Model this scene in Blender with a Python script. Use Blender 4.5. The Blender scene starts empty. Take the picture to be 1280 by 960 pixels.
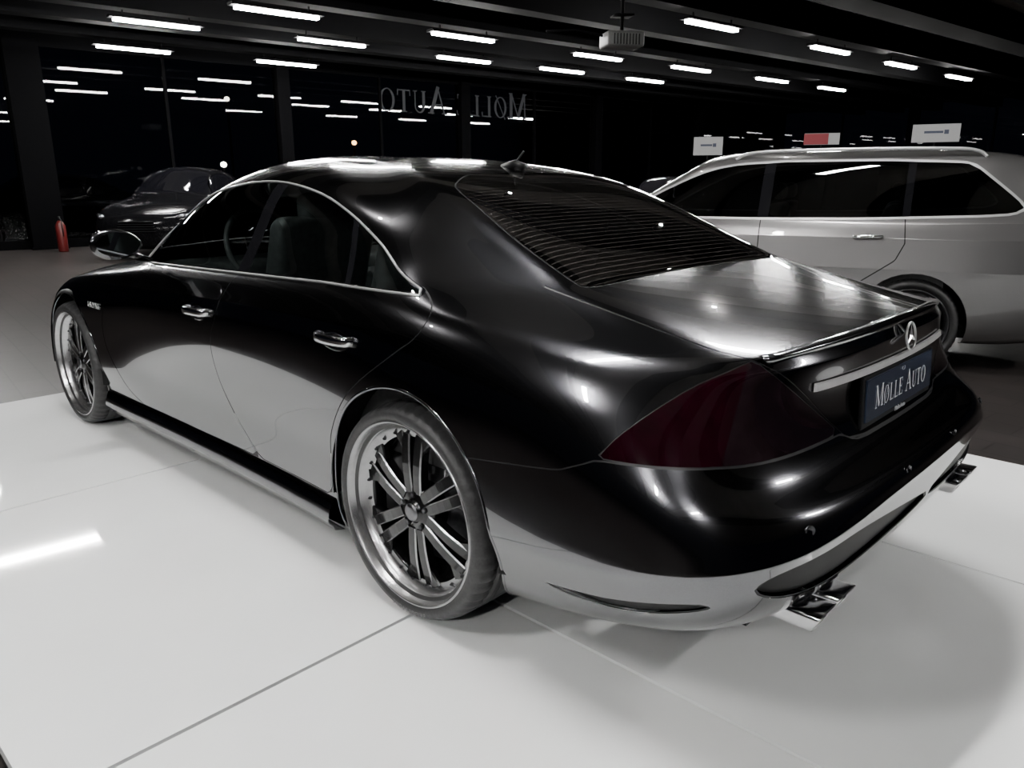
import bpy, numpy as np, math
from math import *
from mathutils import Vector, Matrix
from mathutils.bvhtree import BVHTree
C=bpy.context.scene.collection
# ---------- camera
CAM=np.array([-1.6885,2.211,1.301]);YAW=-.8083;PIT=.2595;ROL=-.0024;FPX=960.75
def camR():
    y,p,r=YAW,PIT,ROL
    f=np.array([cos(y)*cos(p),sin(y)*cos(p),-sin(p)]);rt=np.array([sin(y),-cos(y),0.]);up=np.cross(rt,f)
    return cos(r)*rt+sin(r)*up,-sin(r)*rt+cos(r)*up,f
RT,UP,FW=camR()
cd=bpy.data.cameras.new('camera');cd.sensor_width=36;cd.lens=36*FPX/1280;cd.clip_start=.02;cd.clip_end=200
co=bpy.data.objects.new('camera',cd);C.objects.link(co)
co.matrix_world=Matrix(((RT[0],UP[0],-FW[0],CAM[0]),(RT[1],UP[1],-FW[1],CAM[1]),(RT[2],UP[2],-FW[2],CAM[2]),(0,0,0,1)));bpy.context.scene.camera=co
# ---------- materials
def mat(name,col,rough=.5,metal=0,coat=0,emit=None,es=1,noise=0,nscale=50,bump=0,spec=.5,ior=1.5,coatr=.02,coatior=1.5):
    m=bpy.data.materials.new(name);m.use_nodes=True;nt=m.node_tree;b=nt.nodes['Principled BSDF']
    b.inputs['Base Color'].default_value=(*col,1);b.inputs['Roughness'].default_value=rough;b.inputs['Metallic'].default_value=metal
    b.inputs['Coat Weight'].default_value=coat;b.inputs['Coat Roughness'].default_value=coatr;b.inputs['Coat IOR'].default_value=coatior
    b.inputs['IOR'].default_value=ior;b.inputs['Specular IOR Level'].default_value=spec
    if emit: b.inputs['Emission Color'].default_value=(*emit,1);b.inputs['Emission Strength'].default_value=es
    if noise or bump:
        tc=nt.nodes.new('ShaderNodeTexCoord');n=nt.nodes.new('ShaderNodeTexNoise');n.inputs['Scale'].default_value=nscale;n.inputs['Detail'].default_value=4
        nt.links.new(tc.outputs['Object'],n.inputs['Vector'])
        if noise:
            r=nt.nodes.new('ShaderNodeMapRange');r.inputs[1].default_value=.3;r.inputs[2].default_value=.7;r.inputs[3].default_value=1-noise;r.inputs[4].default_value=1+noise
            mx=nt.nodes.new('ShaderNodeVectorMath');mx.operation='SCALE';mx.inputs[0].default_value=col
            nt.links.new(n.outputs[0],r.inputs[0]);nt.links.new(r.outputs[0],mx.inputs['Scale']);nt.links.new(mx.outputs[0],b.inputs['Base Color'])
        if bump:
            bp=nt.nodes.new('ShaderNodeBump');bp.inputs['Strength'].default_value=bump;bp.inputs['Distance'].default_value=.01
            nt.links.new(n.outputs[0],bp.inputs['Height']);nt.links.new(bp.outputs[0],b.inputs['Normal'])
    return m
def glassmat(name,tint,refl=.12,lines=False,gcol=1.0):
    m=bpy.data.materials.new(name);m.use_nodes=True;nt=m.node_tree;nt.nodes.clear();L=nt.links.new
    o=nt.nodes.new('ShaderNodeOutputMaterial');t=nt.nodes.new('ShaderNodeBsdfTransparent');t.inputs[0].default_value=(*tint,1)
    g=nt.nodes.new('ShaderNodeBsdfGlossy');g.inputs['Roughness'].default_value=.01;g.inputs[0].default_value=(gcol,gcol,gcol,1)
    f=nt.nodes.new('ShaderNodeFresnel');f.inputs[0].default_value=1.55
    mr=nt.nodes.new('ShaderNodeMapRange');mr.inputs[3].default_value=refl*.4;mr.inputs[4].default_value=1
    mx=nt.nodes.new('ShaderNodeMixShader')
    base=t.outputs[0]
    if lines:
        tc=nt.nodes.new('ShaderNodeTexCoord');sp=nt.nodes.new('ShaderNodeSeparateXYZ');mm=nt.nodes.new('ShaderNodeMath');mm.operation='MULTIPLY';mm.inputs[1].default_value=44
        fr=nt.nodes.new('ShaderNodeMath');fr.operation='FRACT';gt=nt.nodes.new('ShaderNodeMath');gt.operation='GREATER_THAN';gt.inputs[1].default_value=.88
        df=nt.nodes.new('ShaderNodeBsdfDiffuse');df.inputs[0].default_value=(.045,.041,.039,1);m2=nt.nodes.new('ShaderNodeMixShader')
        L(tc.outputs['Object'],sp.inputs[0]);L(sp.outputs[0],mm.inputs[0]);L(mm.outputs[0],fr.inputs[0]);L(fr.outputs[0],gt.inputs[0]);L(gt.outputs[0],m2.inputs[0]);L(base,m2.inputs[1]);L(df.outputs[0],m2.inputs[2]);base=m2.outputs[0]
    L(f.outputs[0],mr.inputs[0]);L(mr.outputs[0],mx.inputs[0]);L(base,mx.inputs[1]);L(g.outputs[0],mx.inputs[2]);L(mx.outputs[0],o.inputs[0])
    return m
PAINT=mat('black_metallic_paint',(.072,.072,.079),.17,1,1,noise=.5,nscale=1100,coatior=1.8,coatr=.006)
CHROME=mat('chrome',(.85,.85,.86),.1,1,noise=.03,nscale=30)
SATIN=mat('satin_aluminium',(.55,.55,.56),.38,.75,.5,noise=.03,nscale=30)
SEAM=mat('seam_edge',(.028,.028,.03),.4,.3,noise=.1,nscale=30)
BLACK=mat('black_plastic',(.003,.003,.0035),.5,noise=.2,nscale=80,spec=.25)
GLOSSB=mat('gloss_black',(.005,.005,.006),.06,0,0,noise=.2,nscale=60,spec=.4)
RUBBER=mat('tyre_rubber',(.026,.026,.027),.5,noise=.25,nscale=120,bump=.1)
RIMLIP=mat('polished_rim',(.62,.62,.63),.26,.95,noise=.08,nscale=40)
RIMB=mat('dark_rim_face',(.012,.012,.013),.25,.6,.5,noise=.15,nscale=60)
STEEL=mat('brake_steel',(.07,.07,.075),.4,1,noise=.2,nscale=60)
SEAT=mat('dark_leather',(.05,.05,.052),.5,noise=.3,nscale=40)
TAIL=mat('smoked_red_lens',(.010,.0007,.003),.05,0,1,noise=.3,nscale=25,coatior=1.6)
TAIL2=mat('smoked_clear_lens',(.010,.005,.007),.05,0,1,noise=.3,nscale=25,coatior=1.6)
GSIDE=glassmat('side_glass',(.78,.87,.85),.3)
GREAR=glassmat('tinted_rear_glass',(.08,.08,.082),.55,True)
SILVER=mat('silver_metallic_paint',(.19,.186,.186),.3,.8,1,noise=.12,nscale=900)
WHITE=mat('white_lettering',(.7,.71,.73),.4,noise=.03)
# ---------- mesh utils
def mkobj(name,V,F,mt,parent=None,N=None,smooth=True):
    me=bpy.data.meshes.new(name);me.from_pydata([tuple(v) for v in V],[],[tuple(f) for f in F]);me.materials.append(mt)
    me.polygons.foreach_set('use_smooth',[smooth]*len(me.polygons))
    if N is not None and len(F): me.normals_split_custom_set_from_vertices([tuple(n) for n in N])
    me.update();ob=bpy.data.objects.new(name,me);C.objects.link(ob)
    if parent: ob.parent=parent
    return ob
def tag(o,label,cat,group=None):
    o['label']=label;o['category']=cat
    if group:o['group']=group
    return o
def root(name,label,cat,loc=(0,0,0),rz=0,group=None):
    e=bpy.data.objects.new(name,None);e.empty_display_size=.2;C.objects.link(e);e.location=loc;e.rotation_euler[2]=rz
    return tag(e,label,cat,group)
def inst(name,me,parent,loc=(0,0,0),rot=(0,0,0)):
    o=bpy.data.objects.new(name,me);C.objects.link(o);o.parent=parent;o.location=loc;o.rotation_euler=rot;return o
def bs(P,n):
    out=[];m=P.shape[0]-2
    for j in range(m-1):
        for i in range(n):
            t=i/n;b=[(1-t)**3/6,(3*t**3-6*t*t+4)/6,(-3*t**3+3*t*t+3*t+1)/6,t**3/6]
            out.append(sum(b[q]*P[j+q] for q in range(4)))
    out.append((P[m-1]+4*P[m]+P[m+1])/6)
    return np.array(out)
MY=np.array([1,-1,1.])
def ext(P):
    a=np.concatenate([P[1:2]*MY,P,P[-2:-1]*MY],0)
    return np.concatenate([2*a[:,:1]-a[:,1:2],a,a[:,-2:-1]*MY],1)
def crease(P,rows):
    P=np.array(P,float);out=[];nc,nr=P.shape[:2]
    def cat(r,t):
        k=int(floor(r+t));u=r+t-k;g=lambda i:P[:,min(max(i,0),nr-1)];a,b,c,d=g(k-1),g(k),g(k+1),g(k+2)
        return .5*((2*b)+(c-a)*u+(2*a-5*b+4*c-d)*u*u+(3*b-a-3*c+d)*u**3)
    for r in range(nr):
        if r in rows:
            cc=np.zeros(nc)
            for k,v in rows[r].items(): cc[k]=v
            c=cc[:,None]
            lo=c*(P[:,r]+(P[:,r-1]-P[:,r])*.17)+(1-c)*cat(r,-.34);hi=c*(P[:,r]+(P[:,r+1]-P[:,r])*.17)+(1-c)*cat(r,.34)
            out+=[lo,P[:,r],hi]
        else: out.append(P[:,r])
    return np.stack(out,1)
def surf(P,nt,nk,corr=.8):
    P=np.array(P,float)
    E=ext(P);S=bs(np.swapaxes(bs(E,1),0,1),1).swapaxes(0,1);K=P+corr*(P-S)
    E=ext(K);G=bs(np.swapaxes(bs(E,nt),0,1),nk).swapaxes(0,1)
    a,b=G.shape[:2];G[0,:,1]=0;G[-1,:,1]=0;G[:,-1,1]=0
    V=G.reshape(-1,3);F=[]
    for i in range(a-1):
        for j in range(b-1): F.append((i*b+j,i*b+j+1,(i+1)*b+j+1,(i+1)*b+j))
    return (V,vnorm(V,F),F)
def vnorm(V,F):
    N=np.zeros_like(V);A=np.array(F);n=np.cross(V[A[:,2]]-V[A[:,0]],V[A[:,3]]-V[A[:,1]])
    for q in range(4): np.add.at(N,A[:,q],n)
    N[np.abs(V[:,1])<1e-6,1]=0
    l=np.linalg.norm(N,axis=1);l[l<1e-12]=1;return N/l[:,None]
def comp(V,N,F):
    if not F: return (np.zeros((0,3)),np.zeros((0,3)),[])
    ids=sorted({i for f in F for i in f});mp={a:b for b,a in enumerate(ids)}
    return (V[ids],N[ids],[tuple(mp[i] for i in f) for f in F])
def split(M,f):
    V,N,F=M;f=np.asarray(f,float).copy();f[np.abs(f)<1e-7]=1e-7
    V=list(V);N=list(N);ed={};A=[];B=[];fl=f.tolist();neg=(f<0).tolist()
    def cut(a,b):
        k=(a,b) if a<b else (b,a)
        if k in ed: return ed[k]
        t=fl[a]/(fl[a]-fl[b]);V.append(V[a]+t*(V[b]-V[a]));n=N[a]+t*(N[b]-N[a]);N.append(n/(np.linalg.norm(n)+1e-12));ed[k]=len(V)-1;return ed[k]
    for F_ in F:
        s=[neg[i] for i in F_]
        if all(s): A.append(F_)
        elif not any(s): B.append(F_)
        else:
            a=[];b=[];n=len(F_)
            for i in range(n):
                p,q=F_[i],F_[(i+1)%n];(a if neg[p] else b).append(p)
                if neg[p]!=neg[q]: c=cut(p,q);a.append(c);b.append(c)
            if len(a)>2:A.append(tuple(a))
            if len(b)>2:B.append(tuple(b))
    V=np.array(V);N=np.array(N);return comp(V,N,A),comp(V,N,B)
def join(*Ms):
    V=[];N=[];F=[];o=0
    for v,n,f in Ms:
        if len(f)==0: continue
        V.append(v);N.append(n);F+=[tuple(i+o for i in q) for q in f];o+=len(v)
    return (np.concatenate(V),np.concatenate(N),F)
def mir(M): return (M[0]*MY,M[1]*MY,[tuple(reversed(f)) for f in M[2]])
def both(M): return join(M,mir(M))
def off(M,d): return (M[0]+M[1]*d,M[1],M[2])
def sdf(poly,X):
    P=np.array(poly,float);Q=np.roll(P,-1,0);d=np.full(len(X),1e9);ins=np.zeros(len(X),bool)
    for a,b in zip(P,Q):
        e=b-a;w=X-a;t=np.clip((w@e)/(e@e+1e-15),0,1);d=np.minimum(d,np.linalg.norm(w-t[:,None]*e,axis=1))
        c=(a[1]>X[:,1])!=(b[1]>X[:,1]);xi=(b[0]-a[0])*(X[:,1]-a[1])/((b[1]-a[1]) if abs(b[1]-a[1])>1e-12 else 1e-12)+a[0]
        ins^=c&(X[:,0]<xi)
    return np.where(ins,-d,d)
def cr(pts,n=8,closed=False):
    P=[np.array(p,float) for p in pts];o=[];m=len(P)
    for i in range(m if closed else m-1):
        g=(lambda k:P[k%m]) if closed else (lambda k:P[min(max(k,0),m-1)])
        a,b,c,d=g(i-1),g(i),g(i+1),g(i+2)
        for j in range(n):
            t=j/n;o.append(.5*((2*b)+(c-a)*t+(2*a-5*b+4*c-d)*t*t+(3*b-a-3*c+d)*t**3))
    if not closed:o.append(P[-1])
    return np.array(o)
def masked(f,mask): return np.where(mask,f,1.0)
def panel(M,f,gap=.002):
    if len(M[2])==0: return M,M,M
    a,r=split(M,f(M[0])+gap);s,r=split(r,f(r[0])-gap)
    return a,s,r
def revolve(prof,n,rad=None):
    V=[];F=[];m=len(prof)
    for i in range(n):
        a=2*pi*i/n
        for j,(r,y) in enumerate(prof):
            rr=r if rad is None else rad(i,j,r);V.append((rr*cos(a),y,rr*sin(a)))
    for i in range(n):
        for j in range(m-1): F.append((i*m+j,i*m+j+1,((i+1)%n)*m+j+1,((i+1)%n)*m+j))
    return np.array(V),F
def tube(path,r,n=8,closed=False,rs=None,sc=(1,1)):
    P=[Vector(p) for p in path];V=[];F=[];m=len(P);up=None
    for i,p in enumerate(P):
        t=(P[(i+1)%m]-P[i-1]) if closed else (P[min(i+1,m-1)]-P[max(i-1,0)])
        t.normalize()
        if up is None:
            up=Vector((0,0,1)) if abs(t.z)<.9 else Vector((1,0,0))
        up=(up-t*up.dot(t)).normalized();s=t.cross(up);rr=rs[i] if rs else r
        for k in range(n): a=2*pi*k/n;V.append(p+up*cos(a)*rr*sc[0]+s*sin(a)*rr*sc[1])
    for i in range(m if closed else m-1):
        for k in range(n): F.append((i*n+k,i*n+(k+1)%n,((i+1)%m)*n+(k+1)%n,((i+1)%m)*n+k))
    if not closed: F.append(tuple(range(n))[::-1]);F.append(tuple((m-1)*n+k for k in range(n)))
    return [tuple(v) for v in V],F
def box(cx,cy,cz,sx,sy,sz):
    x,y,z=sx/2,sy/2,sz/2
    V=[(cx+a*x,cy+b*y,cz+c*z) for a in(-1,1) for b in(-1,1) for c in(-1,1)]
    return V,[(0,1,3,2),(4,6,7,5),(0,4,5,1),(2,3,7,6),(0,2,6,4),(1,5,7,3)]
def bevel(ob,w=.01,s=3):
    b=ob.modifiers.new('bevel','BEVEL');b.width=w;b.segments=s;return ob
def jn(*L):
    V=[];F=[]
    for v,f in L: o=len(V);V+=[tuple(q) for q in v];F+=[tuple(i+o for i in g) for g in f]
    return V,F
def mesh_of(name,VF,mt,smooth=True):
    me=bpy.data.meshes.new(name);me.from_pydata([tuple(v) for v in VF[0]],[],VF[1]);me.materials.append(mt);me.polygons.foreach_set('use_smooth',[smooth]*len(me.polygons));me.update();return me
# ---------- serif glyphs (2D polygons)
def glyph(ch):
    Q=[];T=.15
    def st(x0,y0,x1,y1,w):
        d=np.array([x1-x0,y1-y0],float);d/=np.linalg.norm(d);n=np.array([-d[1],d[0]])*w/2
        Q.append([(x0+n[0],y0+n[1]),(x0-n[0],y0-n[1]),(x1-n[0],y1-n[1]),(x1+n[0],y1+n[1])])
    def se(x,y,w=.26): st(x-w/2,y,x+w/2,y,.045)
    if ch=='L': st(.18,0,.18,1,T);se(.18,.022);se(.18,.978);st(.18,.03,.62,.03,.055);st(.61,0,.64,.24,.05);w=.68
    elif ch=='E': st(.18,0,.18,1,T);se(.18,.022);se(.18,.978);st(.18,.03,.62,.03,.055);st(.18,.97,.60,.97,.055);st(.18,.52,.5,.52,.05);st(.62,0,.65,.24,.05);st(.60,1,.60,.78,.05);st(.5,.40,.5,.64,.045);w=.7
    elif ch=='T': st(.37,0,.37,1,T);se(.37,.022,.3);st(.03,.97,.71,.97,.06);st(.05,1,.03,.74,.05);st(.69,1,.71,.74,.05);w=.76
    elif ch=='A': st(.1,0,.42,1,.055);st(.38,1,.72,0,T);st(.22,.34,.6,.34,.05);se(.1,.022,.24);se(.72,.022,.28);w=.84
    elif ch=='M': st(.12,0,.16,1,.06);st(.16,1,.50,.05,T);st(.50,.05,.86,1,.06);st(.88,1,.88,0,T);se(.12,.022,.24);se(.88,.022,.28);se(.12,.978,.16);se(.90,.978,.2);w=1.04
    elif ch=='U':
        st(.18,.32,.18,1,T);st(.66,.32,.66,1,.06);se(.18,.978);se(.66,.978,.22)
        for i in range(12):
            a=pi+pi*i/12;b=pi+pi*(i+1)/12
            Q.append([(.40+.295*cos(a),.33+.34*sin(a)),(.40+.295*cos(b),.33+.34*sin(b)),(.43+.20*cos(b),.33+.28*sin(b)),(.43+.20*cos(a),.33+.28*sin(a))])
        w=.82
    elif ch in 'OØ':
        for i in range(28):
            a=2*pi*i/28;b=2*pi*(i+1)/28
            Q.append([(.42+.40*cos(a),.5+.52*sin(a)),(.42+.40*cos(b),.5+.52*sin(b)),(.42+.27*cos(b),.5+.47*sin(b)),(.42+.27*cos(a),.5+.47*sin(a))])
        if ch=='Ø': st(.12,-.08,.72,1.08,.05)
        w=.88
    else: w=.4
    return Q,w
def word(txt,h,origin,xd,yd,nd,width=None,only=None):
    x=0;Q=[];wi=0
    for i,c in enumerate(txt):
        if c==' ': wi+=1
        s=1.0 if (i==0 or txt[i-1]==' ') else .8
        q,w=glyph(c)
        if only is None or wi==only: Q+=[[(x+a*s,b*s) for a,b in p] for p in q]
        x+=w*s+.07
    sx=h if width is None else width/x
    V=[];F=[];o=Vector(origin);xd=Vector(xd);yd=Vector(yd);nd=Vector(nd)
    for k,p in enumerate(Q):
        b=len(V)
        for a,c in p: V.append(tuple(o+xd*(a*sx)+yd*(c*h)+nd*(k%5)*.0001))
        F.append(tuple(range(b,b+len(p))))
    return V,F
# ---------- hero body net
cols=[]
cols.append([(-.80,0,.24),(-1.085,0,.345),(-1.15,0,.44),(-1.168,0,.565),(-1.145,0,.615),(-1.075,0,.652),(-1.028,0,.75),(-1.048,0,.90),(-1.035,0,.938),(-.73,0,.980),(-.40,0,1.035),(-.02,0,1.20),(.36,0,1.335),(.72,0,1.385),(.95,0,1.395)])
cols.append([(-.80,.35,.24),(-1.075,.35,.345),(-1.14,.36,.44),(-1.158,.36,.56),(-1.135,.36,.612),(-1.065,.36,.652),(-1.018,.35,.75),(-1.033,.34,.89),(-1.018,.335,.932),(-.72,.33,.977),(-.395,.32,1.034),(-.03,.29,1.195),(.34,.27,1.33),(.70,.22,1.383),(1.0,0,1.395)])
cols.append([(-.78,.6,.24),(-1.03,.655,.32),(-1.105,.685,.42),(-1.128,.70,.535),(-1.10,.687,.605),(-1.03,.66,.655),(-.985,.625,.77),(-.965,.605,.88),(-.94,.595,.914),(-.68,.59,.962),(-.39,.58,1.030),(-.07,.54,1.165),(.27,.49,1.30),(.65,.38,1.362),(1.05,0,1.395)])
cols.append([(-.74,.72,.24),(-.88,.79,.275),(-.95,.85,.36),(-.977,.887,.49),(-.95,.867,.60),(-.91,.84,.67),(-.87,.79,.78),(-.83,.735,.872),(-.80,.70,.905),(-.58,.665,.955),(-.30,.64,1.02),(-.03,.60,1.13),(.25,.555,1.26),(.66,.42,1.357),(1.1,0,1.396)])
cols.append([(-.6,.75,.20),(-.64,.83,.23),(-.655,.875,.31),(-.67,.925,.43),(-.655,.912,.60),(-.635,.90,.68),(-.615,.875,.78),(-.58,.83,.865),(-.55,.79,.908),(-.38,.74,.955),(-.17,.70,1.01),(.03,.655,1.10),(.27,.60,1.225),(.68,.44,1.355),(1.13,0,1.398)])
cols.append([(-.33,.76,.17),(-.34,.86,.20),(-.345,.895,.30),(-.35,.932,.42),(-.35,.922,.60),(-.34,.915,.69),(-.33,.895,.79),(-.30,.86,.872),(-.27,.82,.928),(-.15,.785,.965),(0,.75,1.01),(.14,.70,1.085),(.34,.635,1.20),(.72,.46,1.356),(1.17,0,1.4)])
cols.append([(0,.76,.15),(0,.86,.17),(0,.90,.3),(0,.92,.45),(0,.925,.6),(0,.92,.70),(.0,.90,.80),(.02,.878,.875),(.04,.845,.93),(.09,.82,.965),(.15,.79,1.0),(.28,.72,1.09),(.46,.648,1.212),(.80,.46,1.362),(1.22,0,1.402)])
cols.append([(.45,.76,.14),(.45,.87,.15),(.45,.88,.23),(.45,.882,.42),(.45,.90,.58),(.45,.907,.70),(.45,.899,.80),(.45,.883,.87),(.45,.85,.935),(.455,.83,.965),(.47,.805,.99),(.54,.72,1.12),(.67,.63,1.268),(.93,.43,1.371),(1.25,0,1.405)])
cols.append([(.95,.76,.14),(.95,.86,.15),(.95,.865,.23),(.95,.868,.42),(.95,.887,.58),(.95,.902,.70),(.95,.896,.80),(.95,.881,.865),(.95,.845,.93),(.95,.825,.955),(.95,.80,.98),(.97,.71,1.14),(1.02,.61,1.305),(1.14,.39,1.385),(1.28,0,1.407)])
cols.append([(1.45,.76,.14),(1.45,.86,.15),(1.45,.865,.23),(1.45,.868,.42),(1.45,.887,.57),(1.45,.902,.69),(1.45,.896,.785),(1.45,.881,.85),(1.45,.845,.915),(1.46,.82,.94),(1.47,.795,.965),(1.46,.71,1.12),(1.42,.60,1.302),(1.38,.36,1.385),(1.33,0,1.406)])
cols.append([(1.95,.76,.14),(1.95,.86,.15),(1.95,.87,.23),(1.95,.872,.42),(1.95,.888,.56),(1.95,.90,.68),(1.95,.894,.765),(1.95,.877,.83),(1.95,.835,.895),(1.96,.81,.925),(1.98,.78,.95),(1.88,.70,1.09),(1.66,.59,1.26),(1.52,.35,1.365),(1.38,0,1.402)])
cols.append([(2.4,.76,.15),(2.4,.85,.17),(2.4,.88,.3),(2.4,.90,.42),(2.4,.905,.55),(2.4,.905,.67),(2.4,.89,.745),(2.4,.86,.81),(2.38,.82,.862),(2.32,.77,.895),(2.2,.70,.94),(2.0,.62,1.075),(1.74,.53,1.24),(1.57,.30,1.36),(1.42,0,1.398)])
cols.append([(2.85,.76,.15),(2.85,.86,.18),(2.85,.89,.3),(2.85,.91,.42),(2.85,.915,.55),(2.85,.91,.65),(2.85,.89,.73),(2.84,.85,.79),(2.82,.81,.825),(2.65,.70,.88),(2.31,.52,.96),(2.05,.45,1.10),(1.76,.38,1.265),(1.59,.24,1.362),(1.45,0,1.395)])
cols.append([(3.25,.74,.16),(3.3,.84,.19),(3.3,.87,.3),(3.3,.88,.42),(3.3,.875,.54),(3.29,.86,.62),(3.28,.83,.68),(3.26,.78,.73),(3.2,.72,.76),(2.95,.50,.855),(2.38,.33,.97),(2.09,.28,1.11),(1.78,.25,1.275),(1.6,.15,1.37),(1.47,0,1.393)])
cols.append([(3.4,.6,.16),(3.5,.68,.19),(3.53,.70,.3),(3.54,.70,.42),(3.53,.69,.53),(3.51,.67,.60),(3.48,.64,.65),(3.42,.60,.69),(3.35,.55,.72),(3.05,.38,.84),(2.41,.2,.975),(2.1,.17,1.11),(1.79,.15,1.28),(1.61,.09,1.37),(1.48,0,1.392)])
cols.append([(3.5,.3,.16),(3.62,.35,.19),(3.66,.35,.3),(3.67,.35,.42),(3.66,.34,.53),(3.63,.33,.59),(3.6,.32,.64),(3.54,.3,.68),(3.47,.28,.71),(3.12,.2,.835),(2.42,.1,.978),(2.11,.08,1.115),(1.79,.07,1.28),(1.61,.04,1.37),(1.49,0,1.391)])
cols.append([(3.52,0,.16),(3.65,0,.19),(3.7,0,.3),(3.71,0,.42),(3.70,0,.53),(3.67,0,.59),(3.63,0,.64),(3.57,0,.68),(3.5,0,.715),(3.14,0,.835),(2.42,0,.978),(2.11,0,1.115),(1.79,0,1.28),(1.61,0,1.37),(1.49,0,1.39)])
B0=surf(crease(cols,{3:{0:1,1:1,2:1,3:1,4:.6,5:.5,6:.4,7:.2},7:{0:1,1:1,2:.8,3:.2,6:.4,7:.8,8:1,9:1,10:1,11:.6},8:{0:1,1:1,2:1,3:.5,7:.3,8:.5,9:.5,10:.4},10:{0:1,1:1,2:.8,3:.2}}),12,6)
bvh=BVHTree.FromPolygons([Vector(v) for v in B0[0]],B0[2])
def hitside(x,z,o=0):
    h,n,_,_=bvh.ray_cast(Vector((x,2,z)),Vector((0,-1,0)));return (h+Vector((0,o,0))) if h else None
def hitrear(y,z,o=0):
    h,n,_,_=bvh.ray_cast(Vector((-3,abs(y),z)),Vector((1,0,0)))
    return Vector((h.x-o,y,z)) if h else None
DLOT=cr([(2.06,.945),(1.97,1.05),(1.88,1.13),(1.64,1.237),(1.32,1.285),(1.04,1.288),(.75,1.25),(.53,1.19),(.33,1.11),(.17,1.03),(.03,.985)],6)
DLO=DLOT.tolist()+[(.5,.985),(1.0,.975),(1.5,.96)]
xz=lambda V:V[:,[0,2]]
xy=lambda V:V[:,:2]
fdlo=lambda V:masked(sdf(DLO,xz(V)),V[:,1]>.3)
car=root('car','glossy black four-door coupe standing on a white display platform','car')
R=.392
def farch(V,c=(0,2.854),r=R): return np.minimum(np.hypot(V[:,0]-c[0],V[:,2]-.335),np.hypot(V[:,0]-c[1],V[:,2]-.335))-r
M=B0
_,M=split(M,masked(farch(M[0]),M[0][:,1]>.3))
dlo,M=split(M,fdlo(M[0]));ch,M=split(M,fdlo(M[0])-.010)
fx=lambda V,x0,sl:V[:,0]-(x0+sl*(V[:,2]-.98))
w3,r=split(dlo,fx(dlo[0],.355,.55));p1,r=split(r,fx(r[0],.385,.55));w2,r=split(r,fx(r[0],1.02,-.05));p2,w1=split(r,fx(r[0],1.10,-.05))
seams=[]
seamB=cr([(1.06,1.0),(1.10,.9),(1.14,.80),(1.19,.68),(1.18,.53),(1.10,.40),(.97,.30)],5).tolist()
DF=seamB+[(.93,.272),(1.5,.265)]+cr([(2.02,.265),(2.2,.33),(2.33,.48),(2.35,.6),(2.30,.72),(2.2,.85),(2.06,.96)],5).tolist()
DR=seamB+[(.93,.272)]+cr([(.42,.272),(.41,.4),(.38,.51),(.25,.67),(.04,.82),(-.04,.88),(-.05,.95),(.04,1.0)],5).tolist()
d1,s,M=panel(M,lambda V:masked(sdf(DF,xz(V)),V[:,1]>.5));seams.append(s)
d2,s,M=panel(M,lambda V:masked(sdf(DR,xz(V)),V[:,1]>.5));seams.append(s)
RG=[(.36,-.2),(-.41,-.2)]+cr([(-.41,0),(-.42,.3),(-.425,.5),(-.41,.575)],4).tolist()+cr([(-.39,.585),(-.1,.555),(.2,.49)],4).tolist()+cr([(.24,.46),(.33,.3),(.36,0)],4).tolist()
rg,s,M=panel(M,lambda V:masked(sdf(RG,xy(V)),(V[:,2]>.95)),.003);seams.append(s)
WS=[(1.58,-.2),(2.38,-.2)]+cr([(2.38,0),(2.3,.4),(2.14,.66)],4).tolist()+cr([(2.05,.70),(1.84,.61),(1.62,.53)],4).tolist()+[(1.57,.3),(1.58,0)]
ws,s,M=panel(M,lambda V:masked(sdf(WS,xy(V)),(V[:,2]>.9)&(V[:,0]>1.3)),.004);seams.append(s)
SR=[(1.30,-.2),(.75,-.2),(.75,.36),(.79,.40),(1.26,.40),(1.30,.36)]
sr,s,M=panel(M,lambda V:masked(sdf(SR,xy(V)),(V[:,2]>1.2)),.004);seams.append(s)
S=lambda V:V[:,0]+V[:,1]
sx=[-1.3,-.82,-.74,-.67,-.15,.20,.32,.62,.76,3];sz=[.672,.672,.676,.70,.70,.685,.64,.60,.58,.58]
zs=lambda V:np.interp(S(V),sx,sz)
lid=lambda V:masked(np.maximum.reduce([np.abs(V[:,1])-np.minimum(.64,.36+1.26*(V[:,2]-.70)),.676-V[:,2]+.1*np.maximum(0,np.abs(V[:,1])-.25),V[:,0]+.3]),V[:,0]<-.3)
sz2=lambda V:np.stack([S(V),V[:,2]],1)
TLP=cr([(.20,.69),(.12,.752),(.0,.815),(-.13,.866),(-.30,.91)],5).tolist()+[(-.67,.703),(-.4,.703),(-.15,.702),(.1,.692)]
tl,s,M=panel(M,lambda V:masked(np.maximum(sdf(TLP,sz2(V)),-(np.abs(V[:,1])-np.minimum(.645,.365+1.26*(V[:,2]-.70)))),(V[:,0]<-.5)&(V[:,2]<.93)),.0015);seams.append(s)
tlr,tlc=split(tl,-(S(tl[0])+.22+.55*(tl[0][:,2]-.80)))
lidm,s,M=panel(M,lid,.0025);seams.append(s)
bmp,s,M=panel(M,lambda V:masked(V[:,2]-zs(V),V[:,0]<0),.002);seams.append(s)
slot=cr([(.80,.458),(.74,.428),(.6,.418),(.45,.425),(.1,.448),(.0,.468),(.1,.488),(.45,.522),(.62,.518),(.76,.497)],4,True).tolist()
yz=lambda V:V[:,1:]
sl,s,bmp=panel(bmp,lambda V:masked(sdf(slot,yz(V)),(V[:,0]<-.93)),.002);seams.append(s)
slit=cr([(-.50,.312),(-.72,.345),(-.96,.412),(-.94,.386),(-.74,.322)],4,True).tolist()
sl2,s,bmp=panel(bmp,lambda V:masked(sdf(slit,xz(V)),(V[:,1]>.75)),.0015);seams.append(s)
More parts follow.
